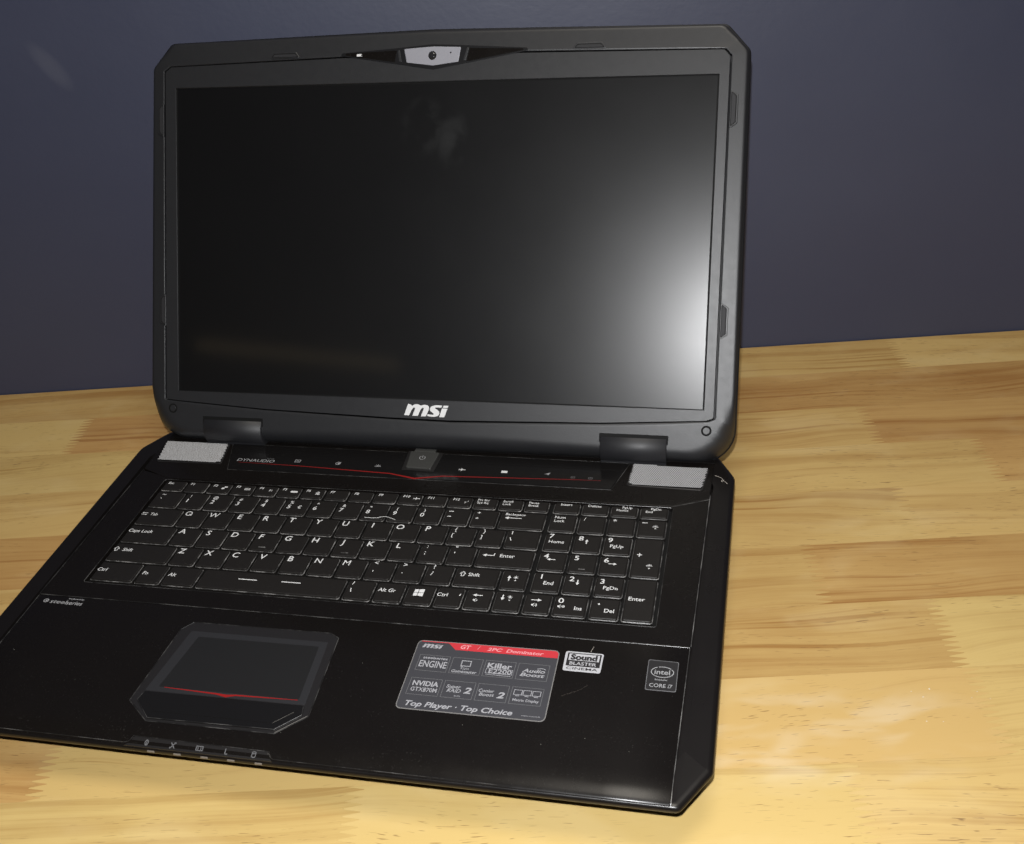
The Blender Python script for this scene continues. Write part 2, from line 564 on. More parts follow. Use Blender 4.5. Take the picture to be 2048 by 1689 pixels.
MSI = [[(-16.8, -11.2), (-13.9, -3.2), (-12.7, -3.3), (-11.6, -3.9), (-11.0, -4.6), (-9.6, -3.6), (-7.5, -3.2), (-5.9, -3.5), (-4.6, -4.2), (-3.3, -3.6), (-1.5, -3.4), (0.4, -3.8), (1.3, -4.7), (1.4, -5.9), (1.1, -7.2), (-0.8, -11.5), (-4.5, -11.6), (-3.0, -7.8), (-2.5, -6.3), (-2.5, -5.7), (-3.1, -5.5), (-3.9, -6.0), (-4.9, -7.2), (-5.6, -8.8), (-6.7, -11.4), (-10.7, -11.4), (-9.3, -7.8), (-8.8, -6.2), (-8.9, -5.7), (-9.6, -5.6), (-10.5, -6.2), (-11.4, -7.7), (-13.2, -11.3)],
       [(11.0, -3.6), (10.3, -5.1), (6.6, -5.0), (5.8, -5.1), (5.9, -5.7), (7.4, -6.6), (8.8, -7.8), (9.1, -8.9), (8.7, -10.1), (7.4, -11.1), (5.6, -11.6), (3.1, -11.6), (1.2, -11.3), (0.1, -11.0), (0.6, -9.8), (2.3, -10.2), (4.2, -10.2), (4.9, -9.8), (4.7, -9.3), (3.2, -8.3), (2.2, -7.3), (2.0, -6.1), (2.7, -4.7), (4.1, -3.9), (6.1, -3.5), (8.7, -3.4)],
       [(8.9, -11.6), (10.8, -5.6), (14.8, -5.5), (12.5, -11.7)], [(11.4, -5.1), (12.0, -3.6), (15.6, -3.5), (14.9, -5.0)]]

# ------------------------------------------------------------------ the wall and the desk
desk = bpy.data.objects.new('desk', None)
C.objects.link(desk)
desk.location = (-0.451331, 0.394944, 0)
desk.rotation_euler = (0, 0, math.radians(11.199))
desk['label'] = 'pale yellow rubberwood desk top of finger-jointed staves, under the laptop'
desk['category'] = 'desk'

wme = mesh_from('wall', *skin([at(rect(-1500, 1.5, 2600, 121.5), -760), at(rect(-1500, 1.5, 2600, 121.5), 1700)], True, True))
wall = obj('wall', wme, None, M['wall'])
wall.location = desk.location
wall.rotation_euler = desk.rotation_euler
wall['kind'] = 'structure'
wall['label'] = 'dark blue-grey painted wall behind the desk'

T_EDGES = [0, 54, 112, 168, 226, 286, 345, 404, 468, 525, 585]
# joints along each row of staves, and (tone, redness) of the pieces between them
ROWS = [([330, 806], [(0.62, 0.25), (0.60, 0.3), (0.70, 0.35), (0.50, 0.8)]),
        ([104, 520, 930], [(0.80, 0.2), (0.44, 1.0), (0.52, 0.35), (0.5, 0.4)]),
        ([-60, 380, 752, 990], [(0.6, 0.3), (0.80, 0.15), (0.6, 0.3), (0.55, 0.45), (0.6, 0.3)]),
        ([250, 822], [(0.86, 0.1), (0.6, 0.3), (0.54, 0.55), (0.92, 0.05)]),
        ([-30, 420, 748], [(0.6, 0.2), (0.52, 0.5), (0.6, 0.3), (0.72, 0.15), (0.62, 0.4)]),
        ([180, 672, 1010], [(0.55, 0.3), (0.6, 0.3), (0.58, 0.45), (0.86, 0.05), (0.7, 0.2)]),
        ([60, 420, 735], [(0.6, 0.3), (0.7, 0.2), (0.6, 0.3), (0.80, 0.1), (0.86, 0.1)]),
        ([222, 560, 738], [(0.58, 0.45), (0.84, 0.05), (0.86, 0.2), (0.80, 0.15), (0.76, 0.15)]),
        ([120, 398, 655, 960], [(0.6, 0.3), (0.78, 0.1), (0.86, 0.1), (0.90, 0.2), (0.74, 0.15), (0.7, 0.3)]),
        ([300, 700], [(0.7, 0.2), (0.8, 0.1), (0.76, 0.2), (0.8, 0.1)])]
def zigzag(s, t0, t1, depth=9.0, pitch=4.6):
    n = max(2, int(round((t1 - t0) / pitch)))
    p = (t1 - t0) / n
    pts = []
    for k in range(n):
        pts.append((s - depth / 2, -(t0 + (k + 0.06) * p)))
        pts.append((s + depth / 2, -(t0 + (k + 0.44) * p)))
        pts.append((s + depth / 2, -(t0 + (k + 0.56) * p)))
        pts.append((s - depth / 2, -(t0 + (k + 0.94) * p)))
    return pts
S0, S1 = -330, 1330
for r, (joints, tones) in enumerate(ROWS):
    t0, t1 = T_EDGES[r] + 0.03, T_EDGES[r + 1] - 0.03
    ends = [S0] + joints + [S1]
    for k in range(len(ends) - 1):
        a, b = ends[k], ends[k + 1]
        left = [(a, -t0), (a, -t1)] if k == 0 else [(a, -t0)] + [(x + 0.05, y) for x, y in zigzag(a, t0, t1)] + [(a, -t1)]
        right = [(b, -t1), (b, -t0)] if k == len(ends) - 2 else [(b, -t1)] + [(x - 0.05, y) for x, y in reversed(zigzag(b, t0, t1))] + [(b, -t0)]
        pts = left + right
        dz = random.uniform(-0.02, 0.0)
        v, f = skin([at(pts, -36), at(pts, dz)], True, True)
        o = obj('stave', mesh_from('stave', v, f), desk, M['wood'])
        tn = tones[min(k, len(tones) - 1)]
        o.color = (tn[0] + random.uniform(-.12, .12), min(1, tn[1] + random.uniform(0, .35)), random.random(), 1)

# ------------------------------------------------------------------ the laptop
HF, TILT = 34.0, math.radians(2.0)
lap = bpy.data.objects.new('laptop', None)
C.objects.link(lap)
lap.location = (0, 0, HF * MM)
lap.rotation_euler = (TILT, 0, 0)
lap['label'] = 'open black gaming laptop with dark screen and silver speaker grilles on wooden desk'
lap['category'] = 'laptop'

def ridge(name, pts, w, h, z, mat, parent, closed=False):
    """thin raised edge line following a path"""
    n = len(pts)
    v, f = [], []
    for i in range(n):
        p = Vector(pts[i])
        a = Vector(pts[i - 1]) if (closed or i > 0) else p
        b = Vector(pts[(i + 1) % n]) if (closed or i < n - 1) else p
        d = (b - a).normalized()
        nx = Vector((-d.y, d.x))
        for k, (off, dz) in enumerate(((-.5, 0), (-.25, h), (.25, h), (.5, 0))):
            zz = z[i] if isinstance(z, (list, tuple)) else z
            v.append((p.x + nx.x * off * w, p.y + nx.y * off * w, zz + dz))
    for i in range(n if closed else n - 1):
        j = (i + 1) % n
        for k in range(3):
            f.append((i * 4 + k, j * 4 + k, j * 4 + k + 1, i * 4 + k + 1))
    return obj(name, mesh_from(name, v, f), parent, mat)

# ---- base shell
outline = fillet([(-201, -2.6), (200.5, -2.6), (215, 19), (215.5, 259), (203, 283), (-206, 283), (-219, 259), (-216, 19)], [4, 4, 6, 14, 8, 8, 14, 6], 4)
bl = []
for ins, z in ((30, -30.5), (24, -31), (11, -17), (2.2, -7.4), (0.35, -4.4), (0.0, -3.6), (0.0, -2.4), (0.5, -1.2), (1.5, -0.5), (3.0, -0.25), (13.4, -0.25), (13.6, -4.0)):
    bl.append([((x + 1.5) * (1 - ins / 216) - 1.5, 140 + (y - 140) * (1 - ins / 143), z - (2.4 if y < 2 and -4.5 < z and ins < 13.5 else 0)) for x, y in outline])
base_me = mesh_from('base_shell', *skin(bl, True, True), smooth=True)
for pl in base_me.polygons:
    if pl.index >= len(outline) * (len(bl) - 3):
        pl.use_smooth = False
base = obj('base_shell', base_me, lap, M['trim'])
for (x, y) in ((-165, 40), (165, 40), (-165, 245), (165, 245)):
    hgt = (HF + y * math.sin(TILT)) / math.cos(TILT)
    slab('rubber_foot', ell(x, y, 12, 8, 20), -hgt + 0.35, -30.2, 0.4, M['rubber'], lap)

# ---- palm rest with its front edge rolled over
def palm_rest():
    x0, x1 = -199.5, 196.2
    prof = [(-1.6, -4.6), (-1.8, -3.6), (-1.45, -3.0), (-0.6, -2.45), (1.0, -1.85), (3, -1.27), (5, -0.80), (7, -0.45), (9.5, -0.17), (12, -0.03), (15, 0.02), (40, 0.05), (98.2, 0.05), (98.65, -0.05), (98.85, -0.35), (98.85, -2)]
    xs = [x0, x0 + .12, x0 + .45] + [x0 + (x1 - x0) * k / 12 for k in range(1, 12)] + [x1 - .45, x1 - .12, x1]
    v, f = [], []
    for i, x in enumerate(xs):
        dz = {0: -0.5, 1: -0.15, len(xs) - 2: -0.15, len(xs) - 1: -0.5}.get(i, 0)
        for (y, z) in prof:
            sl = 2.0 * (1 - y / 98.85) if x > 0 else 2.0 * (y / 98.85)
            xx = x + (1.4 * (y / 98.85) if i > 3 and x > 190 else (-1.5 * (y / 98.85) if x < -190 else 0))
            v.append((xx, y, z + dz))
    n = len(prof)
    for i in range(len(xs) - 1):
        for k in range(n - 1):
            f.append((i * n + k, (i + 1) * n + k, (i + 1) * n + k + 1, i * n + k + 1))
    return obj('palm_rest', mesh_from('palm_rest', v, f, ident, True), lap, M['gloss'])
palm = palm_rest()

# ---- keyboard frame (a plate with the key well cut out)
kc = (0, 165)
kout = [(-201.2, 99.4), (197.9, 99.4), (200.2, 231.6), (176.5, 221.8), (-178.2, 221.8), (-201.5, 231.6)]
kin = fillet(rect(-179.0, 113.0, 177.8, 221.0), 1.2, 3)
ka = angles([kout, kin], kc, 60)
ko, ki = rloop(kout, kc, ka), rloop(kin, kc, ka)
o4 = lambda l, d: [(kc[0] + (x - kc[0]) * (1 - d / 200), kc[1] + (y - kc[1]) * (1 - d / 70)) for x, y in l]
loops = [at(ko, -2), at(ko, -0.40), at(o4(ko, .12), -0.12), at(o4(ko, .35), 0.0), at(o4(ki, -.5), 0.0), at(o4(ki, -.15), -0.12), at(ki, -0.5), at(ki, -3.0)]
kframe = obj('keyboard_frame', mesh_from('keyboard_frame', *skin(loops)), lap, M['gloss'])
slab('keyboard_tray', rect(-179.6, 112.4, 178.4, 221.5), -3.4, -2.9, 0.05, M['well'], lap)

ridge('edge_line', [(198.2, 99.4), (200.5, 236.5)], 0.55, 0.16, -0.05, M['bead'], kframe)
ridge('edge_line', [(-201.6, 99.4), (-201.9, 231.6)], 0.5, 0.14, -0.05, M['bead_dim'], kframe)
ridge('edge_line', [(-200.8, 99.15), (197.6, 99.15)], 0.55, 0.14, -0.02, M['bead_dim'], kframe)
ridge('edge_line', fillet(rect(-179.3, 112.7, 178.1, 221.3), 1.4, 3), 0.45, 0.14, -0.05, M['bead_dim'], kframe, True)
ridge('edge_line', [(176.6, 222.1), (200.0, 231.8)], 0.5, 0.14, 0.0, M['bead_dim'], kframe)
_py = [-1.3, -0.3, 1, 3, 5, 7, 9.5, 12, 15, 60, 98.6]
_pz = [-3.1, -2.5, -2.0, -1.42, -0.95, -0.6, -0.32, -0.18, -0.1, -0.05, -0.05]
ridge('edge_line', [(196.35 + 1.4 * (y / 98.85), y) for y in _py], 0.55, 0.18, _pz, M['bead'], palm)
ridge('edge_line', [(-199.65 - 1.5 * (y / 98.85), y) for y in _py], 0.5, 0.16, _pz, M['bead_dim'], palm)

# ---- upper deck
upper = slab('upper_deck', [(-201.8, 232.3), (-178.4, 222.5), (176.7, 222.5), (200.4, 232.3), (201.4, 272.0), (-203.6, 272.0)], -2, 0.25, 0.4, M['gloss'], lap)
slab('rear_ledge', [(-203.6, 272.4), (201.4, 272.4), (200.5, 280.6), (-203, 280.6)], -2, -0.05, 0.3, M['trim'], lap)

# ---- touch control strip
strip = slab('control_strip', fillet([(-138.2, 236.8), (135.6, 236.8), (144.6, 267.0), (-148.0, 267.6)], 0.6, 2), 0.2, 0.62, 0.3, M['strip'], lap)
slab('strip_ledge', [(-142.5, 258.5), (-11.8, 257.2), (-12.2, 266.6), (-146.6, 266.9)], 0.55, 0.80, 0.18, M['strip'], strip)
slab('strip_ledge', [(11.5, 257.2), (141.2, 257.8), (143.2, 266.3), (11.2, 266.6)], 0.55, 0.80, 0.18, M['strip'], strip)
a = Art().poly([(-134.5, 245.4), (-86.4, 244.6), (-18.4, 241.6), (0.4, 237.6), (19.2, 241.6), (110.6, 245.2), (128, 245.4), (128, 245.2), (110.6, 244.8), (19.2, 240.7), (0.4, 236.0), (-18.4, 240.6), (-86.4, 244.0), (-134.5, 245.2)][:])
a.build('red_line', M['red'], strip, z=0.68)
Art().text('DYNAUDIO', -121.6, 248.2, 3.1, bold=0.004, shear=0.12, width=28.5).build('lettering', M['grey_ink'], strip, z=0.68)
Art().text('Sound by', -111.5, 251.4, 1.0, bold=0.01).build('lettering', M['dim_ink'], strip, z=0.68)
ic = Art()
ic.ring(rect(-92.3, 248.5, -88.1, 251.6), 0.45).line([(-91, 250), (-89.4, 250)], 0.6)
ic.build('touch_icon', M['grey_ink'], strip, z=0.68)
ic = Art().ring(ell(-59.6, 249.6, 1.9, 1.7, 14), 0.5).poly(ell(-58.9, 249.5, 1.0, 0.9, 10)).line([(-59.6, 251.3), (-57.6, 250.6)], 0.5)
ic.build('touch_icon', M['grey_ink'], strip, z=0.68)
ic = Art().sun(-29.8, 248.7, 1.9, True).line([(-32.2, 248.5), (-27.4, 248.5)], 0.35)
ic.build('touch_icon', M['grey_ink'], strip, z=0.68)
Art().plane_icon(31.2, 249.8, 2.3).build('touch_icon', M['white'], strip, z=0.68)
ic = Art().poly(rect(58.9, 248.5, 63.1, 250.9))
ic.build('touch_icon', M['white'], strip, z=0.68)
ic = Art().poly([(88.6, 249.4), (92.9, 251.4), (91.6, 248.4), (90.6, 249.6)])
ic.build('touch_icon', M['grey_ink'], strip, z=0.68)
for x in (108.8, 120.6):
    ic = Art().ring(rect(x - 1.4, 246.4, x + 1.4, 248.4), 0.3).text('A' if x < 115 else '1', x, 247.4, 1.1)
    ic.build('touch_icon', M['dim_ink'], strip, z=0.68)

ridge('edge_line', fillet([(-138.6, 236.4), (136.0, 236.4), (145.0, 267.3), (-148.4, 267.9)], 0.6, 2), 0.5, 0.2, 0.22, M['bead_dim'], strip, True)
# ---- power button
pb = slab('power_button', fillet([(-8.8, 247.8), (9.3, 247.3), (10.4, 266.8), (-10.8, 267.2)], 0.8, 2), 0.2, 2.1, 0.45, M['power'], lap)
slab('button_back', [(-8.2, 267.0), (7.4, 266.8), (7.2, 270.4), (-8.0, 270.6)], 0.2, 2.2, 0.3, M['power'], pb)
slab('button_surround', [(-11.6, 246.2), (11.6, 245.8), (13.0, 268.2), (-13.0, 268.6)], 0.2, 0.95, 0.25, M['edge'], pb)
pi = Art()
arc = ell(-0.1, 259.4, 2.0, 2.0, 16, math.radians(125), math.radians(415))
pi.line(arc, 0.45).line([(-0.1, 259.6), (-0.1, 262.0)], 0.45)
pi.build('power_symbol', M['grey_ink'], pb, z=2.17)

# ---- speaker grilles
def grille(corners):
    pts = fillet(corners, 1.0, 3)
    body = slab('speaker_grille', offset(pts, -1.1), 0.1, 0.75, 0.3, M['edge'], lap)
    Art().poly(offset(pts, 0.02)).build('grille_backing', M['hole'], body, z=0.80)
    # perforated sheet: hexagonal cells, each a ring of metal round a hole
    xs, ys = [p[0] for p in pts], [p[1] for p in pts]
    px, v, f = 1.28, [], []
    py = px * math.sqrt(3) / 2
    R, ri = px / math.sqrt(3), px * 0.33
    def inside(x, y):
        c = False
        for i in range(len(pts)):
            (x1, y1), (x2, y2) = pts[i - 1], pts[i]
            if (y1 > y) != (y2 > y) and x < (x2 - x1) * (y - y1) / (y2 - y1) + x1:
                c = not c
        return c
    j, y = 0, min(ys)
    while y < max(ys) + py:
        x = min(xs) + (px / 2 if j % 2 else 0)
        while x < max(xs) + px:
            if inside(x, y):
                b = len(v)
                for k in range(6):
                    a = math.radians(30 + 60 * k)
                    v.append((x + R * math.cos(a), y + R * math.sin(a), 1.25))
                for k in range(6):
                    a = math.radians(30 + 60 * k)
                    v.append((x + ri * math.cos(a), y + ri * math.sin(a), 1.05))
                for k in range(6):
                    n = (k + 1) % 6
                    f.append((b + k, b + n, b + 6 + n, b + 6 + k))
            x += px
        y += py
        j += 1
    me = bpy.data.meshes.new('perforated_sheet')
    me.from_pydata([ident(*q) for q in v], [], f)
    me.update()
    o = obj('perforated_sheet', me, body, M['mesh_metal'])
    return body
grille([(-195.6, 242.0), (-147.2, 243.2), (-151.0, 266.0), (-200.4, 265.8)])
grille([(146.6, 242.8), (194.4, 241.6), (197.4, 264.2), (147.9, 265.2)])

# ---- keys
key_cache = {}
def key_mesh(w, h):
    k = (round(w, 2), round(h, 2))
    if k in key_cache:
        return key_cache[k]
    def rr(ins, r):
        return fillet(rect(-w / 2 + ins, -h / 2 + ins, w / 2 - ins, h / 2 - ins), max(0.25, r), 2)
    lp = [at(rr(0, 1.4), -2.8), at(rr(0, 1.4), -0.72), at(rr(0.42, 1.2), -0.38), at(rr(0.75, 1.1), -0.36), at(rr(0.84, 1.0), 0.10), at(rr(1.2, 0.9), 0.36)]
    v, f = skin(lp, False, True)
    me = bpy.data.meshes.new('key')
    me.from_pydata([ident(*q) for q in v], [], f)
    me.materials.append(M['key'])
    me.materials.append(M['rim'])
    n = len(lp[0])
    for i, pl in enumerate(me.polygons):
        pl.material_index = 1 if n <= i < 2 * n else 0
        if pl.normal.length == 0:
            pass
    me.update()
    key_cache[k] = me
    return me

KT = 0.43
def key(x0, x1, y0, y1, draw=None, g=0.7):
    w, h = x1 - x0 - 2 * g, y1 - y0 - 2 * g
    cx, cy = (x0 + x1) / 2, (y0 + y1) / 2
    o = obj('key', key_mesh(w, h), lap)
    o.location = ident(cx, cy, random.uniform(-0.08, 0.08))
    o.rotation_euler = (random.uniform(-.006, .006), random.uniform(-.006, .006), 0)
    if draw:
        art = Art()
        draw(art)
        art.v = [(x - cx, y - cy - 0.45) for x, y in art.v]
        art.build('legend', M['white'], o, z=KT)
    return o

P, PY = 18.65, 18.7
Y = {'b': 114.5, 'z': 133.2, 'a': 151.9, 'q': 170.6, 'n': 189.3, 'f': 208.0, 'top': 220.6}
nxt = {'b': 'z', 'z': 'a', 'a': 'q', 'q': 'n', 'n': 'f', 'f': 'top'}
def krow(r, x0, x1, draw=None):
    return key(x0, x1, Y[r], Y[nxt[r]], draw)
BD = 0.010
def letter(ch, x, y):
    if ch == 'Q':
        return lambda a: a.ring(ell(x, y - .2, 2.35, 2.25, 24), 0.58).line([(x + .4, y - .6), (x + 2.2, y - 2.1)], 0.6)
    return lambda a: a.text(ch, x, y - .2, 4.4, bold=0.0 if ch in 'MNW' else BD, shear=0.06, sx=1.06)
def duo(top, bot, x, y, ht=2.5, hb=3.9, dy=3.1):
    def d(a):
        a.text(top, x + 0.6, y + dy, ht, bold=BD, shear=0.05)
        a.text(bot, x, y - dy + 1.6, hb, bold=BD, shear=0.05, sx=1.05)
    return d
# function row
FX = [-177.5 + 17.3 * k for k in range(17)]
fn = ['Esc', 'F1', 'F2', 'F3', 'F4', 'F5', 'F6', 'F7', 'F8', 'F9', 'F10', 'F11', 'F12']
for k, s in enumerate(fn):
    def d(a, s=s, x=FX[k], k=k):
        a.text(s, x + 3.4, 217.3, 2.2, 'L', bold=BD, shear=0.12)
        xi, yi = x + 12.2, 215.2
        if k == 2:
            a.poly(rect(xi - 1.8, yi - 1.3, xi + .3, yi + .2)).poly(rect(xi - .2, yi + .4, xi + 2.0, yi + 1.7))
        elif k == 3:
            a.ring(rect(xi - 2, yi - 1.0, xi + 2, yi + 1.0), 0.4).line([(xi - 1.4, yi), (xi + 1.4, yi)], 0.35)
        elif k == 4:
            a.text('P1', xi, yi, 1.9, bold=BD, shear=0.1)
        elif k == 5:
            a.poly(fillet(rect(xi - 2.6, yi - .9, xi + 2.6, yi + .9), 0.7, 2))
        elif k == 6:
            a.ring(ell(xi, yi + .2, 1.3, 1.3, 12), 0.4).line([(xi - 1.6, yi - 1.3), (xi + 1.6, yi - 1.3)], 0.5).poly(ell(xi, yi + .2, .5, .5, 8))
        elif k == 10:
            a.plane_icon(xi + 1.0, yi + .3, 2.2)
        elif k == 12:
            a.text('z', xi, yi - .3, 2.0, bold=BD, shear=0.1).text('z', xi + 1.8, yi + .8, 1.2, bold=BD)
    krow('f', FX[k], FX[k + 1], d)
for k, (s1, s2) in enumerate((('Prt Scr', 'Sys Rq'), ('Scroll', 'Lock'), ('Pause', 'Break'))):
    def d(a, s1=s1, s2=s2, x=FX[13 + k]):
        a.text(s1, x + 3.0, 218.0, 2.0, 'L', bold=BD * .8).text(s2, x + 3.0, 215.2, 2.0, 'L', bold=BD * .8)
    krow('f', FX[13 + k], FX[14 + k], d)
NX = [101.0, 119.6, 138.3, 157.0, 176.4]
def d(a): a.text('Insert', 109.8, 218.2, 2.2, bold=BD * .8)
krow('f', NX[0], NX[1], d)
def d(a): a.text('Delete', 128.2, 218.2, 2.2, bold=BD * .8)
krow('f', NX[1], NX[2], d)
def d(a): a.text('PgUp', 149.2, 218.5, 2.1, bold=BD * .8).text('Home', 146.4, 215.6, 2.1, bold=BD * .8)
krow('f', NX[2], NX[3], d)
def d(a): a.text('PgDn', 167.6, 218.5, 2.1, bold=BD * .8).text('End', 163.4, 215.6, 2.1, bold=BD * .8)
krow('f', NX[3], NX[4], d)
# number row
N0 = -155.4
def d(a): a.text('~', -170.8, 204.6, 3.4, bold=BD).text('`', -171.2, 198.6, 4.0, bold=BD)
krow('n', -177.5, N0, d)
for k, (t_, b_) in enumerate(zip('!@#$%^&*()', '1234567890')):
    def d(a, t_=t_, b_=b_, k=k):
        x = N0 + P * k + 4.7
        a.text('/' if t_ == '!' and False else t_, x + 0.7, 203.6, 2.6, bold=BD * .8).text(b_, x, 199.0, 3.6, bold=BD, shear=0.06, sx=1.08)
        if b_ == '5':
            a.text('€', x + 7.6, 199.0, 2.9, bold=BD * .6)
    krow('n', N0 + P * k, N0 + P * (k + 1), d)
def d(a): a.line([(34.2, 204.3), (37.4, 204.3)], 0.6).line([(34.2, 199.0), (36.8, 199.0)], 0.6)
krow('n', N0 + P * 10, N0 + P * 11, d)
def d(a): a.text('+', 54.4, 204.6, 3.0, bold=BD).text('=', 54.2, 198.9, 2.6, bold=BD)
krow('n', N0 + P * 11, N0 + P * 12, d)
def d(a): a.text('Backspace', 78.6, 205.0, 2.2, bold=BD * .7).arrow(77.6, 201.2, 11.0, 'l', 0.6, 2.6)
krow('n', N0 + P * 12, 99.5, d)
# Q row
Q0 = -147.4
def d(a):
    a.text('Tab', -167.0, 182.4, 2.5, bold=BD * .7, shear=0.1)
    a.arrow(-174.0, 183.2, 4.2, 'l', 0.4, 1.2).arrow(-174.0, 181.6, 4.2, 'r', 0.4, 1.2)
krow('q', -177.5, Q0, d)
for k, ch in enumerate('QWERTYUIOP'):
    krow('q', Q0 + P * k, Q0 + P * (k + 1), letter(ch, Q0 + P * k + 4.9, 185.4))
for k, (t_, b_) in enumerate((('{', '['), ('}', ']'))):
    x = Q0 + P * (10 + k)
    def d(a, t_=t_, b_=b_, x=x): a.text(t_, x + 4.6, 186.4, 3.3, bold=BD * .5).text(b_, x + 3.6, 180.9, 3.1, bold=BD * .5)
    krow('q', x, x + P, d)
def d(a): a.line([(80.4, 184.9), (80.4, 187.9)], 0.55).line([(79.8, 181.8), (81.0, 178.8)], 0.55)
krow('q', Q0 + P * 12, 99.5, d)
# A row
A0 = -142.7
def d(a): a.text('Caps Lock', -167.0, 164.4, 2.8, bold=BD * .7, shear=0.1)
krow('a', -177.5, A0, d)
for k, ch in enumerate('ASDFGHJKL'):
    def d(a, ch=ch, k=k):
        letter(ch, A0 + P * k + 4.9, 167.0)(a)
    kk = krow('a', A0 + P * k, A0 + P * (k + 1), d)
    if ch in 'FJ':
        sl = slab('homing_bar', rect(-2.4, -5.4, 2.4, -4.8), 0.2, 0.62, 0.15, M['rim'], kk)
for k, (t_, b_) in enumerate(((':', ';'), ('"', "'"))):
    x = A0 + P * (9 + k)
    def d(a, t_=t_, b_=b_, x=x): a.text(t_, x + 4.9, 168.3, 3.4, bold=BD).text(b_, x + 4.7, 162.6, 3.6, bold=BD)
    krow('a', x, x + P, d)
def d(a):
    a.text('Enter', 82.0, 164.0, 2.9, bold=BD * .8).arrow(70.2, 163.6, 7.4, 'l', 0.6, 2.4).line([(73.7, 163.4), (73.7, 165.6)], 0.6)
krow('a', A0 + P * 11, 99.5, d)
# Z row
Z0 = -133.3
def shift_arrow(a, x, y):
    pts = [(x, y + 2.1), (x + 1.8, y + .1), (x + .8, y + .1), (x + .8, y - 1.9), (x - .8, y - 1.9), (x - .8, y + .1), (x - 1.8, y + .1)]
    a.line(pts + pts[:1], 0.42)
def d(a):
    a.text('Shift', -166.0, 145.1, 2.8, bold=BD * .7, shear=0.1)
    shift_arrow(a, -174.0, 145.3)
krow('z', -177.5, Z0, d)
for k, ch in enumerate('ZXCVBNM'):
    krow('z', Z0 + P * k, Z0 + P * (k + 1), letter(ch, Z0 + P * k + 4.9, 147.8))
for k, (t_, b_) in enumerate((('<', ','), ('>', '.'), ('?', '/'))):
    x = Z0 + P * (7 + k)
    def d(a, t_=t_, b_=b_, x=x): a.text(t_, x + 5.2, 149.6, 3.4, bold=BD * .8).text(b_, x + 5.0, 143.6, 3.4, bold=BD * .8)
    krow('z', x, x + P, d)
def d(a):
    a.text('Shift', 65.7, 145.0, 2.8, bold=BD * .8)
    shift_arrow(a, 58.6, 145.2)
krow('z', Z0 + P * 10, 81.8, d)
def d(a): a.arrow(87.4, 144.4, 4.6, 'u', 0.7, 2.2).sun(91.4, 145.3, 1.3).poly([(90.8, 142.2), (92.2, 142.2), (91.5, 143.1)])
krow('z', 81.8, 99.5, d)
# bottom row
def d(a): a.text('Ctrl', -172.6, 125.3, 2.8, bold=BD * .7, shear=0.1)
krow('b', -177.5, -147.0, d)
def d(a): a.text('Fn', -142.4, 125.0, 2.8, bold=BD * .7, shear=0.1)
krow('b', -147.0, -128.7, d)
def d(a): a.text('Alt', -124.0, 125.2, 2.8, bold=BD * .7, shear=0.1)
krow('b', -128.7, -105.5, d)
def d(a): a.line([(-79.6, 125.8), (-67.4, 125.8)], 0.65).line([(-51.3, 126.2), (-38.8, 126.2)], 0.65)
krow('b', -105.5, -10.0, d)
def d(a): a.line([(-6.2, 128.6), (-5.6, 131.2)], 0.5).line([(-6.0, 125.4), (-5.3, 122.2)], 0.5)
krow('b', -10.0, 9.1, d)
def d(a): a.text('Alt Gr', 16.6, 126.0, 2.8, bold=BD * .7, shear=0.06)
krow('b', 9.1, 27.9, d)
def d(a):
    for (x0, x1) in ((33.4, 35.8), (36.2, 39.4)):
        for (y0, y1) in ((123.3, 125.8), (126.2, 128.8)):
            k = 0.10
            a.poly([(x0, y0 - (x0 - 36) * (-k if y0 < 126 else 0)), (x1, y0 - (x1 - 36) * (k if y0 < 126 else 0)), (x1, y1 + (x1 - 36) * (k if y0 > 126 else 0)), (x0, y1 + (x0 - 36) * (k if y0 > 126 else 0))])
krow('b', 27.9, 46.6, d)
def d(a): a.text('Ctrl', 51.0, 126.0, 2.8, bold=BD * .7, shear=0.06).line([(61.4, 125.9), (61.7, 127.6)], 0.6)
krow('b', 46.6, 64.3, d)
def d(a): a.arrow(72.2, 127.6, 6.0, 'l', 0.6, 2.2).speaker(71.8, 123.4, 1.6, 1)
krow('b', 64.3, 82.0, d)
def d(a): a.arrow(87.3, 127.2, 4.6, 'd', 0.7, 2.2).sun(91.6, 128.0, 1.3).poly([(90.9, 125.6), (92.3, 125.6), (91.6, 124.7)])
krow('b', 82.0, 99.7, d)
def d(a): a.arrow(107.4, 127.3, 6.0, 'r', 0.6, 2.2).speaker(106.8, 123.2, 1.7, 2)
krow('b', 99.7, 117.1, d)
def d(a): a.text('0', 121.8, 128.4, 3.9, bold=BD, sx=1.2).speaker(122.2, 123.5, 1.7, 1, True).text('Ins', 132.5, 122.9, 2.9, bold=BD * .8)
krow('b', 117.1, NX[2], d)
def d(a): a.poly(ell(143.9, 127.8, .6, .6, 10)).text('Del', 150.4, 122.9, 2.9, bold=BD * .8)
krow('b', NX[2], NX[3], d)
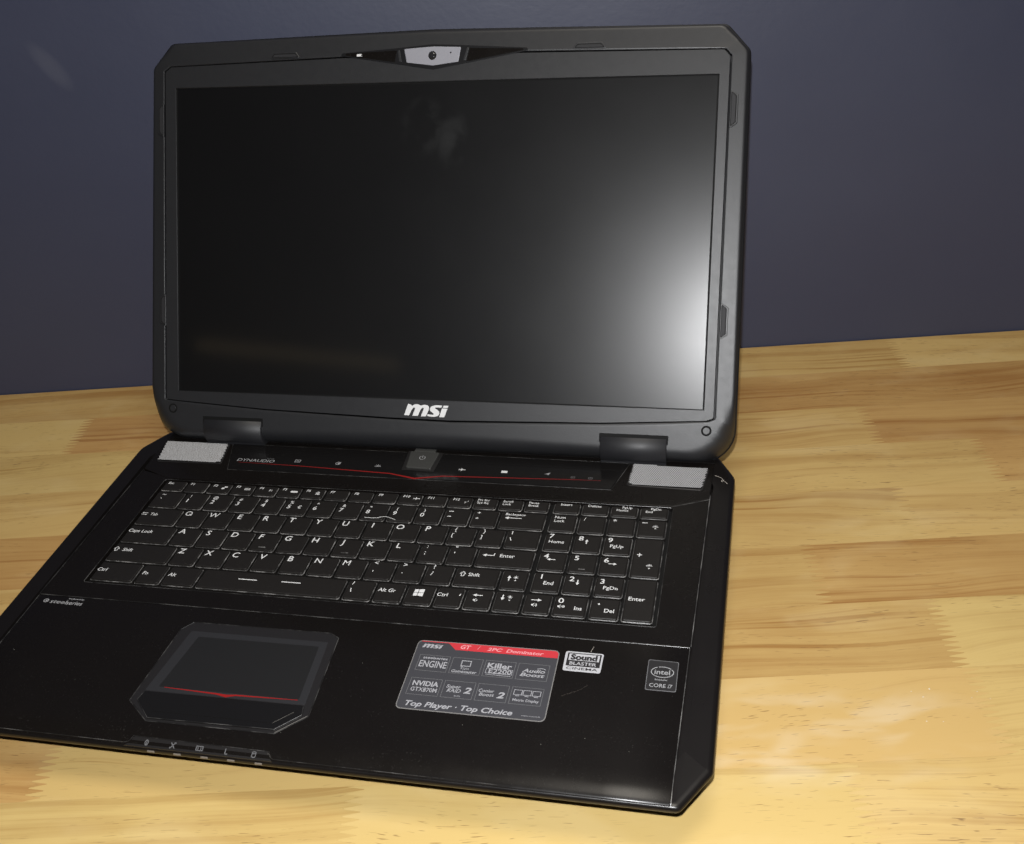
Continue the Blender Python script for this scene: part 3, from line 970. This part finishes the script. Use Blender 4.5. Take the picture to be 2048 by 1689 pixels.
# number pad
def d(a): a.text('Num', 107.9, 204.8, 2.4, bold=BD * .8).text('Lock', 107.9, 201.2, 2.4, bold=BD * .8)
krow('n', NX[0], NX[1], d)
def d(a): a.text('/', 123.8, 204.6, 2.8, bold=BD)
krow('n', NX[1], NX[2], d)
def d(a): a.text('*', 143.0, 204.2, 3.6, bold=BD)
krow('n', NX[2], NX[3], d)
def d(a):
    a.line([(160.2, 204.4), (163.6, 204.4)], 0.6).sun(168.9, 201.0, 1.3, True).line([(166.9, 200.7), (170.9, 200.7)], .3).poly([(168.2, 198.8), (169.7, 198.8), (168.95, 199.8)])
krow('n', NX[3], NX[4], d)
def num(ch, x, y, extra):
    def d(a):
        a.text(ch, x, y, 3.9, bold=BD, sx=1.15)
        extra(a)
    return d
krow('q', NX[0], NX[1], num('7', 105.9, 185.8, lambda a: a.text('Home', 109.6, 180.6, 2.7, bold=BD * .8)))
krow('q', NX[1], NX[2], num('8', 124.5, 185.4, lambda a: a.arrow(128.3, 182.6, 4.2, 'u', 0.7, 2.0)))
krow('q', NX[2], NX[3], num('9', 142.8, 185.4, lambda a: a.text('PgUp', 147.3, 179.9, 2.7, bold=BD * .8)))
krow('a', NX[0], NX[1], num('4', 106.0, 166.5, lambda a: a.arrow(109.4, 163.6, 5.2, 'l', 0.6, 2.0)))
k5 = krow('a', NX[1], NX[2], num('5', 124.8, 166.5, lambda a: a))
slab('homing_bar', rect(-1.8, -5.4, 2.2, -4.8), 0.2, 0.62, 0.15, M['rim'], k5)
krow('a', NX[2], NX[3], num('6', 143.0, 166.2, lambda a: a.arrow(147.0, 163.2, 5.2, 'r', 0.6, 2.0)))
krow('z', NX[0], NX[1], num('1', 106.7, 147.8, lambda a: a.text('End', 111.6, 142.4, 2.9, bold=BD * .8)))
krow('z', NX[1], NX[2], num('2', 125.0, 147.4, lambda a: a.arrow(128.7, 144.6, 4.4, 'd', 0.7, 2.0)))
krow('z', NX[2], NX[3], num('3', 143.2, 147.2, lambda a: a.text('PgDn', 148.6, 141.9, 2.8, bold=BD * .8)))
def d(a): a.text('+', 162.0, 173.2, 4.2, bold=BD).sun(168.9, 164.0, 1.3, True).line([(166.9, 163.7), (170.9, 163.7)], .3).poly([(168.2, 162.0), (169.7, 162.0), (168.95, 160.9)])
key(NX[3], NX[4], Y['a'], Y['n'], d)
def d(a): a.text('Enter', 164.9, 134.2, 3.0, bold=BD * .9)
key(NX[3], NX[4], Y['b'], Y['a'], d)

# ---- touchpad
pad = slab('touchpad', fillet([(-82.0, 12.8), (-8.9, 13.4), (4.6, 26.5), (0.6, 83.6), (-5, 86.6), (-90.0, 86.0), (-95.2, 80), (-98.0, 25)], 1.2, 2), -0.2, 0.28, 0.22, M['edge'], lap)
slab('pad_border', fillet([(-93.2, 32.6), (0.2, 33.4), (-3.8, 79.6), (-88.2, 79.2)], 0.6, 2), 0.2, 0.40, 0.1, M['pad_border'], pad)
slab('pad_surface', fillet([(-86.6, 36.0), (-4.4, 36.4), (-7.8, 75.6), (-81.8, 75.0)], 0.6, 2), 0.35, 0.46, 0.05, M['pad'], pad)
Art().poly([(-83, 36.0), (-51.8, 35.3), (-45.4, 34.9), (-40.2, 35.6), (-4.8, 36.3), (-4.8, 35.9), (-40.2, 34.6), (-45.4, 33.0), (-51.8, 34.3), (-83, 35.6)]).build('red_line', M['red'], pad, z=0.54)
ridge('edge_line', fillet([(-82.0, 12.5), (-8.8, 13.1), (5.0, 26.4), (1.0, 83.8), (-5, 87.0), (-90.2, 86.4), (-95.6, 80), (-98.4, 24.9)], 1.2, 2), 0.5, 0.2, 0.05, M['bead_dim'], pad, True)
btn = slab('pad_button', fillet([(-93.0, 31.9), (-94.2, 25.4), (-82.0, 13.9), (-9.8, 15.0), (1.7, 26.3), (0.3, 32.6)], 0.9, 2), 0.2, 0.85, 0.4, M['pad_button'], pad)
slab('button_inlay', fillet([(-89.8, 30.4), (-88.0, 25.6), (-80.2, 18.6), (-12.2, 19.0), (-3.3, 27.6), (-3.8, 30.6)], 0.5, 2), 0.8, 0.98, 0.1, M['pad_button'], btn)
ridge('edge_line', [(-92.6, 31.4), (-93.8, 25.5), (-81.8, 14.2), (-9.9, 15.3), (1.3, 26.4), (0.0, 32.2)], 0.5, 0.12, 0.78, M['bead_dim'], btn)
Art().line([(-46.2, 18.4), (-46.2, 15.0)], 0.35).build('button_notch', M['hole'], btn, z=0.93)

# ---- front status strip
def front_map(x, y, z):                # the rolled-over front of the palm rest
    return ident(x, y, z - 1.25 + (y - 3.0) * 0.40)
tab = slab('status_strip', fillet([(-88.0, -1.9), (-85.6, -0.2), (-83.6, 3.0), (-8.0, 2.5), (-6.4, -0.4), (-4.6, -1.9)], [0, 1, 1, 1, 1, 0], 2), -1.6, 0.2, 0.25, M['edge'], lap, front_map)
for k, x in enumerate((-75.6, -60.6, -45.3, -30.4, -15.2)):
    ic = Art()
    y = 0.45
    if k == 0:
        ic.ring(ell(x, y, 1.1, 1.5, 12), .45).line([(x, y - .8), (x, y + .8)], .4)
    elif k == 1:
        ic.line([(x - 1.2, y - 1.3), (x + 1.2, y + 1.3)], .5).line([(x + 1.2, y - 1.3), (x - 1.2, y + 1.3)], .5).poly(ell(x + 1.1, y + 1.2, .55, .45, 8)).poly(ell(x - 1.1, y - 1.2, .55, .45, 8))
    elif k == 2:
        ic.ring(rect(x - 2.2, y - 1.2, x + 1.9, y + 1.2), .4).line([(x - 1, y - .6), (x - 1, y + .6)], .4).line([(x + .6, y - .6), (x + .6, y + .6)], .4)
    elif k == 3:
        ic.line([(x - .6, y + 1.3), (x - .6, y - 1.2), (x + .9, y - 1.2)], .5)
    else:
        ic.ring(fillet(rect(x - 1.2, y - 1.5, x + 1.2, y + 1.5), .6, 2), .4).line([(x - .9, y + .4), (x + .9, y + .4)], .35)
    ic.build('status_icon', M['dim_ink'], tab, front_map, z=0.27)
    slab('led_window', rect(x + 1.2, -3.0, x + 5.2, -1.7), -5.4, -4.4, 0.1, M['led'], tab)

ridge('edge_line', [(-196, -0.5), (-88.2, -0.5), (-86.0, 0.2), (-84.2, 3.2), (-7.6, 2.7), (-6.0, 0.0), (-4.4, -0.8), (120, -0.8)], 0.4, 0.2, [-2.4, -2.4, -2.15, -1.15, -1.3, -2.2, -2.5, -2.5], M['bead_dim'], tab)
# ---- printed name and stickers on the palm rest
ss = Art()
ss.text('steel', -184.6, 93.7, 3.0, 'C', bold=0.006, shear=0.12, width=11.4).text('series', -173.7, 93.5, 3.0, 'C', bold=0.012, shear=0.12, width=10.8)
ss.ring(ell(-193.4, 93.9, 1.8, 1.6, 14), .5).poly(ell(-193.2, 93.9, .7, .6, 8))
ss.text('Keyboard by', -174.2, 97.0, 1.1, bold=0.02, width=10.5)
ss.build('printed_name', M['grey_ink'], palm, z=0.12)

def sticker(pts, r, mat):
    return slab('sticker', fillet(pts, r, 3), 0.02, 0.17, 0.03, mat, lap)
Z = 0.22
st = sticker([(48.6, 37.8), (129.0, 38.0), (128.2, 88.6), (47.6, 87.8)], 3.0, M['sticker_rim'])
slab('sticker_face', fillet([(49.1, 38.4), (128.4, 38.6), (127.7, 88.0), (48.1, 87.2)], 2.6, 3), 0.1, 0.19, 0.01, M['sticker_grey'], st)
Art().poly(fillet([(64.8, 87.5), (70.2, 82.4), (127.7, 82.7), (127.65, 87.95)], [0, 0, 0, 2.4], 3)).build('red_band', M['sticker_red'], st, z=Z)
Art().poly([(49.6, 87.2), (64.9, 87.45), (65.4, 86.9), (49.4, 86.7)]).build('red_band', M['sticker_red'], st, z=Z + .01)
lg = Art()
for pl in MSI:
    lg.poly([(57.0 + x * 0.36, 86.4 + y * 0.36) for x, y in pl])
lg.build('msi_logo', M['sticker_ink'], st, z=Z)
Art().text('GT', 75.6, 85.0, 2.8, bold=0.03, shear=0.2).text('/', 83.0, 85.4, 2.6, shear=.2).text('2PC', 92.2, 85.0, 2.3, bold=0.02, shear=0.2, width=8.4).text('Dominator', 109.2, 84.9, 2.3, bold=0.02, shear=0.2, width=21).build('lettering', M['sticker_pink'], st, z=Z + .05)
bx = Art()
cols = [(51.6, 69.2), (70.6, 87.8), (89.2, 106.2), (107.6, 124.8)]
for (a_, b_) in cols:
    for (y0, y1) in ((65.2, 77.0), (48.0, 60.0)):
        bx.ring(rect(a_, y0, b_, y1), 0.3)
bx.build('panel_frames', M['dim_ink'], st, z=Z)
tx = Art()
tx.text('steelseries', 60.8, 75.0, 1.6, shear=.1, bold=.02, width=14).text('ENGINE', 60.6, 70.4, 4.6, bold=0.014, width=15.5)
tx.ring(rect(76.0, 70.9, 81.6, 75.2), .5).line([(77.4, 71.0), (76.4, 70.0)], .5).text('XSplit', 78.8, 69.4, 1.4).text('Gamecaster', 79.0, 67.1, 1.9, bold=.015, shear=.1, width=14)
tx.text('Killer', 97.6, 73.4, 3.4, bold=0.03, width=13.6).text('E2200', 98.6, 69.4, 2.9, bold=.015, width=12.6).ring(rect(90.6, 67.6, 105.4, 71.2), .25).line([(91, 66.7), (105, 66.6)], .3)
tx.text('Audio', 116.6, 72.0, 2.4, bold=.02, shear=.25, width=12.5).text('Boost', 116.4, 69.0, 2.4, bold=.02, shear=.25, width=13.5).line(ell(120.5, 73.0, 2.6, 1.2, 8, .3, 2.6), .35)
tx.text('NVIDIA', 60.6, 56.2, 3.2, bold=0.03, width=14.4).text('GTX870M', 60.6, 51.9, 2.7, bold=.012, width=14.4)
tx.text('Super', 76.3, 56.0, 2.2, bold=.012, shear=.2, width=8).text('RAID', 77.0, 53.2, 2.4, bold=.012, shear=.25, width=7.6).text('2', 84.3, 54.0, 3.9, bold=.03, shear=.2, sx=1.3).text('Inside', 79.6, 49.8, 1.0)
tx.text('Cooler', 94.4, 55.2, 2.1, bold=.012, shear=.1, width=8.4).text('Boost', 95.0, 52.6, 2.1, bold=.012, shear=.2, width=8.2).text('2', 102.6, 53.0, 3.9, bold=.03, shear=.2, sx=1.3)
for x in (109.0, 114.0, 119.0):
    tx.ring(rect(x, 54.4, x + 4.6, 58.0), .35).line([(x + 1.2, 53.8), (x + 3.4, 53.8)], .4)
tx.text('Matrix Display', 116.4, 51.0, 1.7, bold=.012, width=14)
tx.text('Top Player · Top Choice', 82.3, 42.0, 3.3, bold=0.024, shear=0.22, width=58)
tx.text('www.msi.com', 121.0, 41.0, 0.8, width=10)
tx.build('lettering', M['sticker_ink'], st, z=Z)

sb = sticker([(131.7, 74.6), (152.2, 74.5), (152.3, 88.8), (131.4, 88.9)], 1.2, M['sticker_silver'])
Art().poly(rect(132.8, 78.2, 151.3, 87.9)).build('dark_panel', M['sticker_dark'], sb, z=Z)
Art().poly(rect(133.7, 82.4, 150.4, 87.2)).build('silver_panel', M['sticker_silver'], sb, z=Z + .05)
Art().text('Sound', 142.0, 84.8, 3.6, bold=.05, width=14.6).text('CINEMA', 142.0, 76.5, 1.7, bold=.01, width=17).build('lettering', M['sticker_dark'], sb, z=Z + .10)
Art().text('BLASTER', 142.0, 80.2, 2.2, bold=.01, width=14.6).build('lettering', M['sticker_silver'], sb, z=Z + .06)

it = sticker([(176.8, 66.2), (193.0, 66.2), (192.9, 87.6), (176.6, 87.9)], 0.9, M['dim_ink'])
slab('sticker_face', fillet([(177.2, 66.7), (192.6, 66.7), (192.5, 87.2), (177.0, 87.4)], 0.8, 2), 0.1, 0.19, 0.01, M['sticker_dark'], it)
ia = Art()
ia.line(ell(184.8, 79.4, 5.9, 3.7, 30, math.radians(120), math.radians(395)), .5).line(ell(184.8, 79.4, 5.9, 3.7, 10, math.radians(42), math.radians(112)), .5)
ia.text('intel', 184.7, 79.4, 3.2, bold=.015, width=8.2).text('inside', 184.6, 74.0, 1.4, bold=.004, width=6.5).text('CORE i7', 184.8, 69.8, 2.5, bold=.012, width=12)
ia.build('lettering', M['grey_ink'], it, z=Z)

# ---- lid
lc = (0.0, 107.0)
lout = fillet([(-214.3, -36.0), (212.0, -36.0), (209.6, 229.5), (194.2, 246.2), (0, 249.2), (-195.0, 246.2), (-209.8, 229.5)], [24, 24, 6, 6, 0, 6, 6], 8)
linn = fillet([(-201.3, -6.6), (-192, -7.4), (-122.7, -11.4), (-28, -13.9), (17, -14.4), (124, -11.4), (193, -7.3), (198.0, -5.6), (198.0, 226.2), (194.3, 230.4), (65.3, 232.4), (0, 232.9), (-65.8, 232.6), (-195, 229.8), (-199.6, 226.6)], [1.5, 0, 0, 0, 0, 0, 2, 1.5, 1, 1, 0, 0, 0, 1, 1], 2)
lopn = rect(-191, 0, 191, 215)
la = angles([lout, linn, lopn], lc, 220)
Lo, Li, Lp_ = rloop(lout, lc, la), rloop(linn, lc, la), rloop(lopn, lc, la)
def grow(l, d):
    out = []
    for x, y in l:
        r = math.hypot(x - lc[0], y - lc[1])
        k = (r + d) / r
        out.append((lc[0] + (x - lc[0]) * k, lc[1] + (y - lc[1]) * k))
    return out
loops = [at(Lp_, -2.4), at(Lp_, -0.35), at(grow(Lp_, .35), 0.0), at(grow(Li, -.75), 0.0), at(grow(Li, -.5), -0.2), at(grow(Li, -.4), -1.1)]
bez = obj('bezel', mesh_from('bezel', *skin(loops), fmap=lid_map), lap, M['bezel'])
def smooth(x):
    x = min(1, max(0, x))
    return x * x * (3 - 2 * x)
loops = [at(grow(Li, .4), -1.1), at(grow(Li, .5), -0.1), at(grow(Li, .8), 0.12)]
for k in range(1, 15):
    t = k / 14
    pts = lerp2(grow(Li, .8), Lo, t)
    lp = []
    for i, (x, y) in enumerate(pts):
        b = smooth((2 - Lo[i][1]) / 22)                     # 1 along the bottom edge
        D = math.hypot(Lo[i][0] - Li[i][0], Lo[i][1] - Li[i][1])
        R = (1 - b) * min(2.6, D * .4) + b * 13.5
        dist = D * (1 - t)
        q = max(0.0, 1 - dist / R)
        w = 0.12 - R * (1 - math.sqrt(max(0, 1 - q * q)))
        lp.append((x, y, w - (0.9 * t * (1 - b))))
    loops.append(lp)
ofr = obj('outer_frame', mesh_from('outer_frame', *skin(loops), fmap=lid_map, smooth=True), lap, M['bezel'])
edge_w = [q[2] for q in loops[-1]]
sh = []
for d_, dw in ((-0.3, 0.05), (0.7, -0.1), (1.0, -0.6)):
    sh.append([(x, y, w + dw) for (x, y), w in zip(grow(Lo, d_), edge_w)])
for d_, w_ in ((1.0, -11), (-1.0, -13.5), (-8, -15.5)):
    sh.append([(x, y, min(w_, e - 1.5)) for (x, y), e in zip(grow(Lo, d_), edge_w)])
obj('lid_shell', mesh_from('lid_shell', *skin(sh, False, True), fmap=lid_map, smooth=True), lap, M['lid_shell'])
scr_me = mesh_from('screen', *skin([at(rect(-191.8, -0.8, 191.8, 215.8), -2.6), at(rect(-191.8, -0.8, 191.8, 215.8), -1.0)], True, True))
scr = obj('screen', scr_me, lap, M['screen'])
scr.matrix_local = Matrix(((1, 0, 0, LP[0] * MM), (0, LC, -LS, LP[1] * MM), (0, LS, LC, LP[2] * MM), (0, 0, 0, 1)))

gap_ring = [at(Lp_, -0.95), at(grow(Lp_, -1.0), -0.95), at(grow(Lp_, -1.0), -1.02)]  # black ring painting the shaded gap round the screen
obj('screen_gap_shade', mesh_from('screen_gap_shade', *skin(gap_ring), fmap=lid_map), bez, M['hole'])
lg = Art()
for pl in MSI:
    lg.poly(pl)
lg.build('msi_logo', M['white'], bez, lid_map, z=0.12)

# rubber bumpers round the bezel
def bumper(pts):
    o = slab('rubber_bumper', fillet(pts, 0.7, 2), -0.9, 0.75, 0.35, M['bezel'], lap, lid_map)
    slab('bumper_groove', fillet(offset(pts, 1.0), 0.5, 2), 0.5, 0.80, 0.03, M['hole'], o, lid_map)
    slab('bumper_insert', fillet(offset(pts, 1.55), 0.4, 2), 0.5, 0.95, 0.15, M['rubber'], o, lid_map)
for (x, sg) in ((106.6, 1), (-107.2, 1)):
    bumper([(x - 11.4, 232.9), (x + 11.4, 232.9), (x + 8.3, 237.2), (x - 8.3, 237.2)])
for v in (192.9, 58.4):
    bumper([(198.7, v - 12.3), (203.9, v - 8.7), (203.9, v + 8.7), (198.7, v + 12.3)])
    bumper([(-200.2, v - 12.3), (-200.2, v + 12.3), (-205.2, v + 8.7), (-205.2, v - 8.7)])
# screw caps
for (u, v) in ((193.2, -13.6), (-195.4, -13.0)):
    o = slab('screw_cap', ell(u, v, 3.5, 3.5, 24), -1, 0.30, 0.2, M['hole'], lap, lid_map)
    slab('cap_face', ell(u, v, 2.3, 2.3, 24), 0.2, 0.42, 0.15, M['bezel'], o, lid_map)

# webcam wing
wing = slab('webcam_panel', fillet([(-66.0, 233.4), (0.3, 222.8), (66.0, 233.2), (65.0, 235.2), (24, 237.9), (0, 239.3), (-23, 237.6), (-65.0, 235.2)], 0.6, 2), -0.5, 0.35, 0.2, M['lid_shell'], lap, lid_map)
slab('wing_face', fillet([(-62.5, 233.6), (-27.0, 228.2), (-25.5, 235.9), (-62.5, 234.9)], 0.5, 2), 0.3, 0.45, 0.05, M['gloss'], wing, lid_map)
slab('wing_face', fillet([(62.5, 233.6), (23.5, 227.4), (25.5, 236.0), (62.5, 234.7)], 0.5, 2), 0.3, 0.45, 0.05, M['gloss'], wing, lid_map)
slab('wing_rib', fillet([(-24.0, 228.4), (-22.0, 228.2), (-23.4, 236.0), (-25.0, 235.8)], 0.4, 2), 0.3, 0.7, 0.25, M['bezel'], wing, lid_map)
slab('wing_rib', fillet([(21.0, 227.8), (23.0, 228.2), (25.2, 236.0), (23.6, 236.4)], 0.4, 2), 0.3, 0.7, 0.25, M['bezel'], wing, lid_map)
plate = slab('camera_plate', fillet([(-18.4, 227.6), (0.0, 225.2), (17.9, 227.2), (19.6, 236.7), (0, 237.6), (-20.2, 236.5)], 0.5, 2), 0.3, 1.0, 0.25, M['silver'], wing, lid_map)
ln = slab('camera_lens', ell(-0.2, 231.7, 2.9, 2.9, 28), 0.9, 1.12, 0.1, M['lid_shell'], wing, lid_map)
v, f = skin([at(ell(-0.2, 231.7, 2.3 * math.cos(a), 2.3 * math.cos(a), 20), 1.1 + 0.7 * math.sin(a)) for a in (0, .4, .8, 1.2, 1.5)], False, True)
obj('lens_glass', mesh_from('lens_glass', v, f, lid_map, True), wing, M['lens'])
Art().poly(ell(12.6, 233.2, .55, .55, 10)).build('microphone_hole', M['hole'], wing, lid_map, z=1.06)
Art().poly(rect(-54.4, 232.7, -51.3, 234.2)).line([(-51.4, 234.0), (-50.6, 234.0)], .35).line([(-51.4, 232.9), (-50.6, 232.9)], .35).build('webcam_mark', M['white'], wing, lid_map, z=0.52)

# hinges
for (x0, x1) in ((-170.6, -124.8), (122.6, 167.6)):
    cy, cz, R = -26.6, -9.0, 11.2      # lid-plane v, w of the barrel's axis
    lp = []
    for x, s in ((x0, .93), (x0 + .6, 1), (x1 - .6, 1), (x1, .93)):
        lp.append([(x, cy + R * s * math.sin(t), cz + R * s * math.cos(t)) for t in [2 * math.pi * k / 36 for k in range(36)]])
    hg = obj('hinge', mesh_from('hinge', *skin(lp, True, True), fmap=lid_map, smooth=False), lap, M['hinge'])
    for pl in hg.data.polygons:
        pl.use_smooth = len(pl.vertices) == 4
    slab('hinge_recess', rect(x0 - .8, -24.0, x1 + .8, -17.9), -2, 0.22, 0.05, M['hole'], hg, lid_map)  # flat black plate standing in for shade in the lid notch
    slab('hinge_foot', rect(x0 + .3 + LP[0], 267.2, x1 - .3 + LP[0], 274), 0.1, 3.4, 1.2, M['hinge'], hg)

# ------------------------------------------------------------------ stray fibres and dust
def thread(name, pts, r, mat, label, cat, group=None, lift=0.3):
    cu = bpy.data.curves.new(name, 'CURVE')
    cu.dimensions = '3D'
    cu.bevel_depth = r * MM
    cu.bevel_resolution = 1
    cu.resolution_u = 5
    sp = cu.splines.new('NURBS')
    sp.points.add(len(pts) - 1)
    sp.use_endpoint_u = True
    sp.order_u = 3
    for q, (x, y, z) in zip(sp.points, pts):
        q.co = (*ident(x, y, z), 1)
    t = bpy.data.objects.new('t', cu)
    me = bpy.data.meshes.new_from_object(t)
    bpy.data.objects.remove(t)
    bpy.data.curves.remove(cu)
    o = obj(name, me, None, mat)
    o.matrix_world = Matrix.Translation((0, 0, HF * MM)) @ Matrix.Rotation(TILT, 4, 'X')
    o['label'] = label
    o['category'] = cat
    if group:
        o['group'] = group
    return o
thread('fibre', [(202.2, 258.7, -.1), (205.3, 257.2, 0), (207.5, 254.8, .3), (208.1, 252.2, .4), (206.9, 251.3, .3), (206.5, 253.8, .3), (209.1, 252.7, .2), (210.7, 249.9, -.1)], 0.14, M['fibre'], 'curled grey fibre lying on the laptop edge beside the right speaker grille', 'fibre')
thread('hair', [(-20.5, 192.3, .5), (-12.9, 191.6, .5), (-8.2, 194.2, .55), (-3.9, 193.9, .55), (1.0, 191.5, .5)], 0.14, M['fibre_white'], 'thin white hair lying across the 8 and 9 keys', 'hair')
thread('hair', [(145.0, 89.4, .3), (145.4, 91.0, .6), (146.2, 93.0, .8)], 0.12, M['fibre'], 'short pale hair standing at the edge of the sound sticker', 'hair')
thread('hair', [(134.2, 56.4, .15), (139, 59.4, .2), (143, 61.4, .2), (147.0, 65.6, .15)], 0.035, M['fibre_dim'], 'faint thin hair on the palm rest between the stickers', 'hair')

def flakes(name, mat, n, where, smin, smax, label, space):
    v, f = [], []
    for _ in range(n):
        x, y, z = where()
        s = random.uniform(smin, smax)
        a = random.uniform(0, 6.28)
        b = len(v)
        for k in range(3):
            v.append((x + s * math.cos(a + k * 2.1), y + s * math.sin(a + k * 2.1), z))
        v.append((x, y, z + s * .7))
        f += [(b, b + 1, b + 3), (b + 1, b + 2, b + 3), (b + 2, b, b + 3)]
    me = bpy.data.meshes.new(name)
    me.from_pydata([ident(*q) for q in v], [], f)
    me.update()
    o = obj(name, me, None, mat)
    o.matrix_world = space
    o['kind'] = 'stuff'
    o['label'] = label
    o['category'] = 'dust'
LAPM = Matrix.Translation((0, 0, HF * MM)) @ Matrix.Rotation(TILT, 4, 'X')
flakes('dust', M['dust'], 26, lambda: (random.uniform(-195, 192), random.uniform(14, 98), 0.08), 0.06, 0.22, 'fine pale dust specks on the glossy palm rest', LAPM)
flakes('crumbs', M['dust'], 14, lambda: (random.uniform(680, 790), -random.uniform(418, 445), 0.02), 0.25, 0.7, 'white crumbs scattered on the desk to the right of the laptop', desk.matrix_basis.copy())
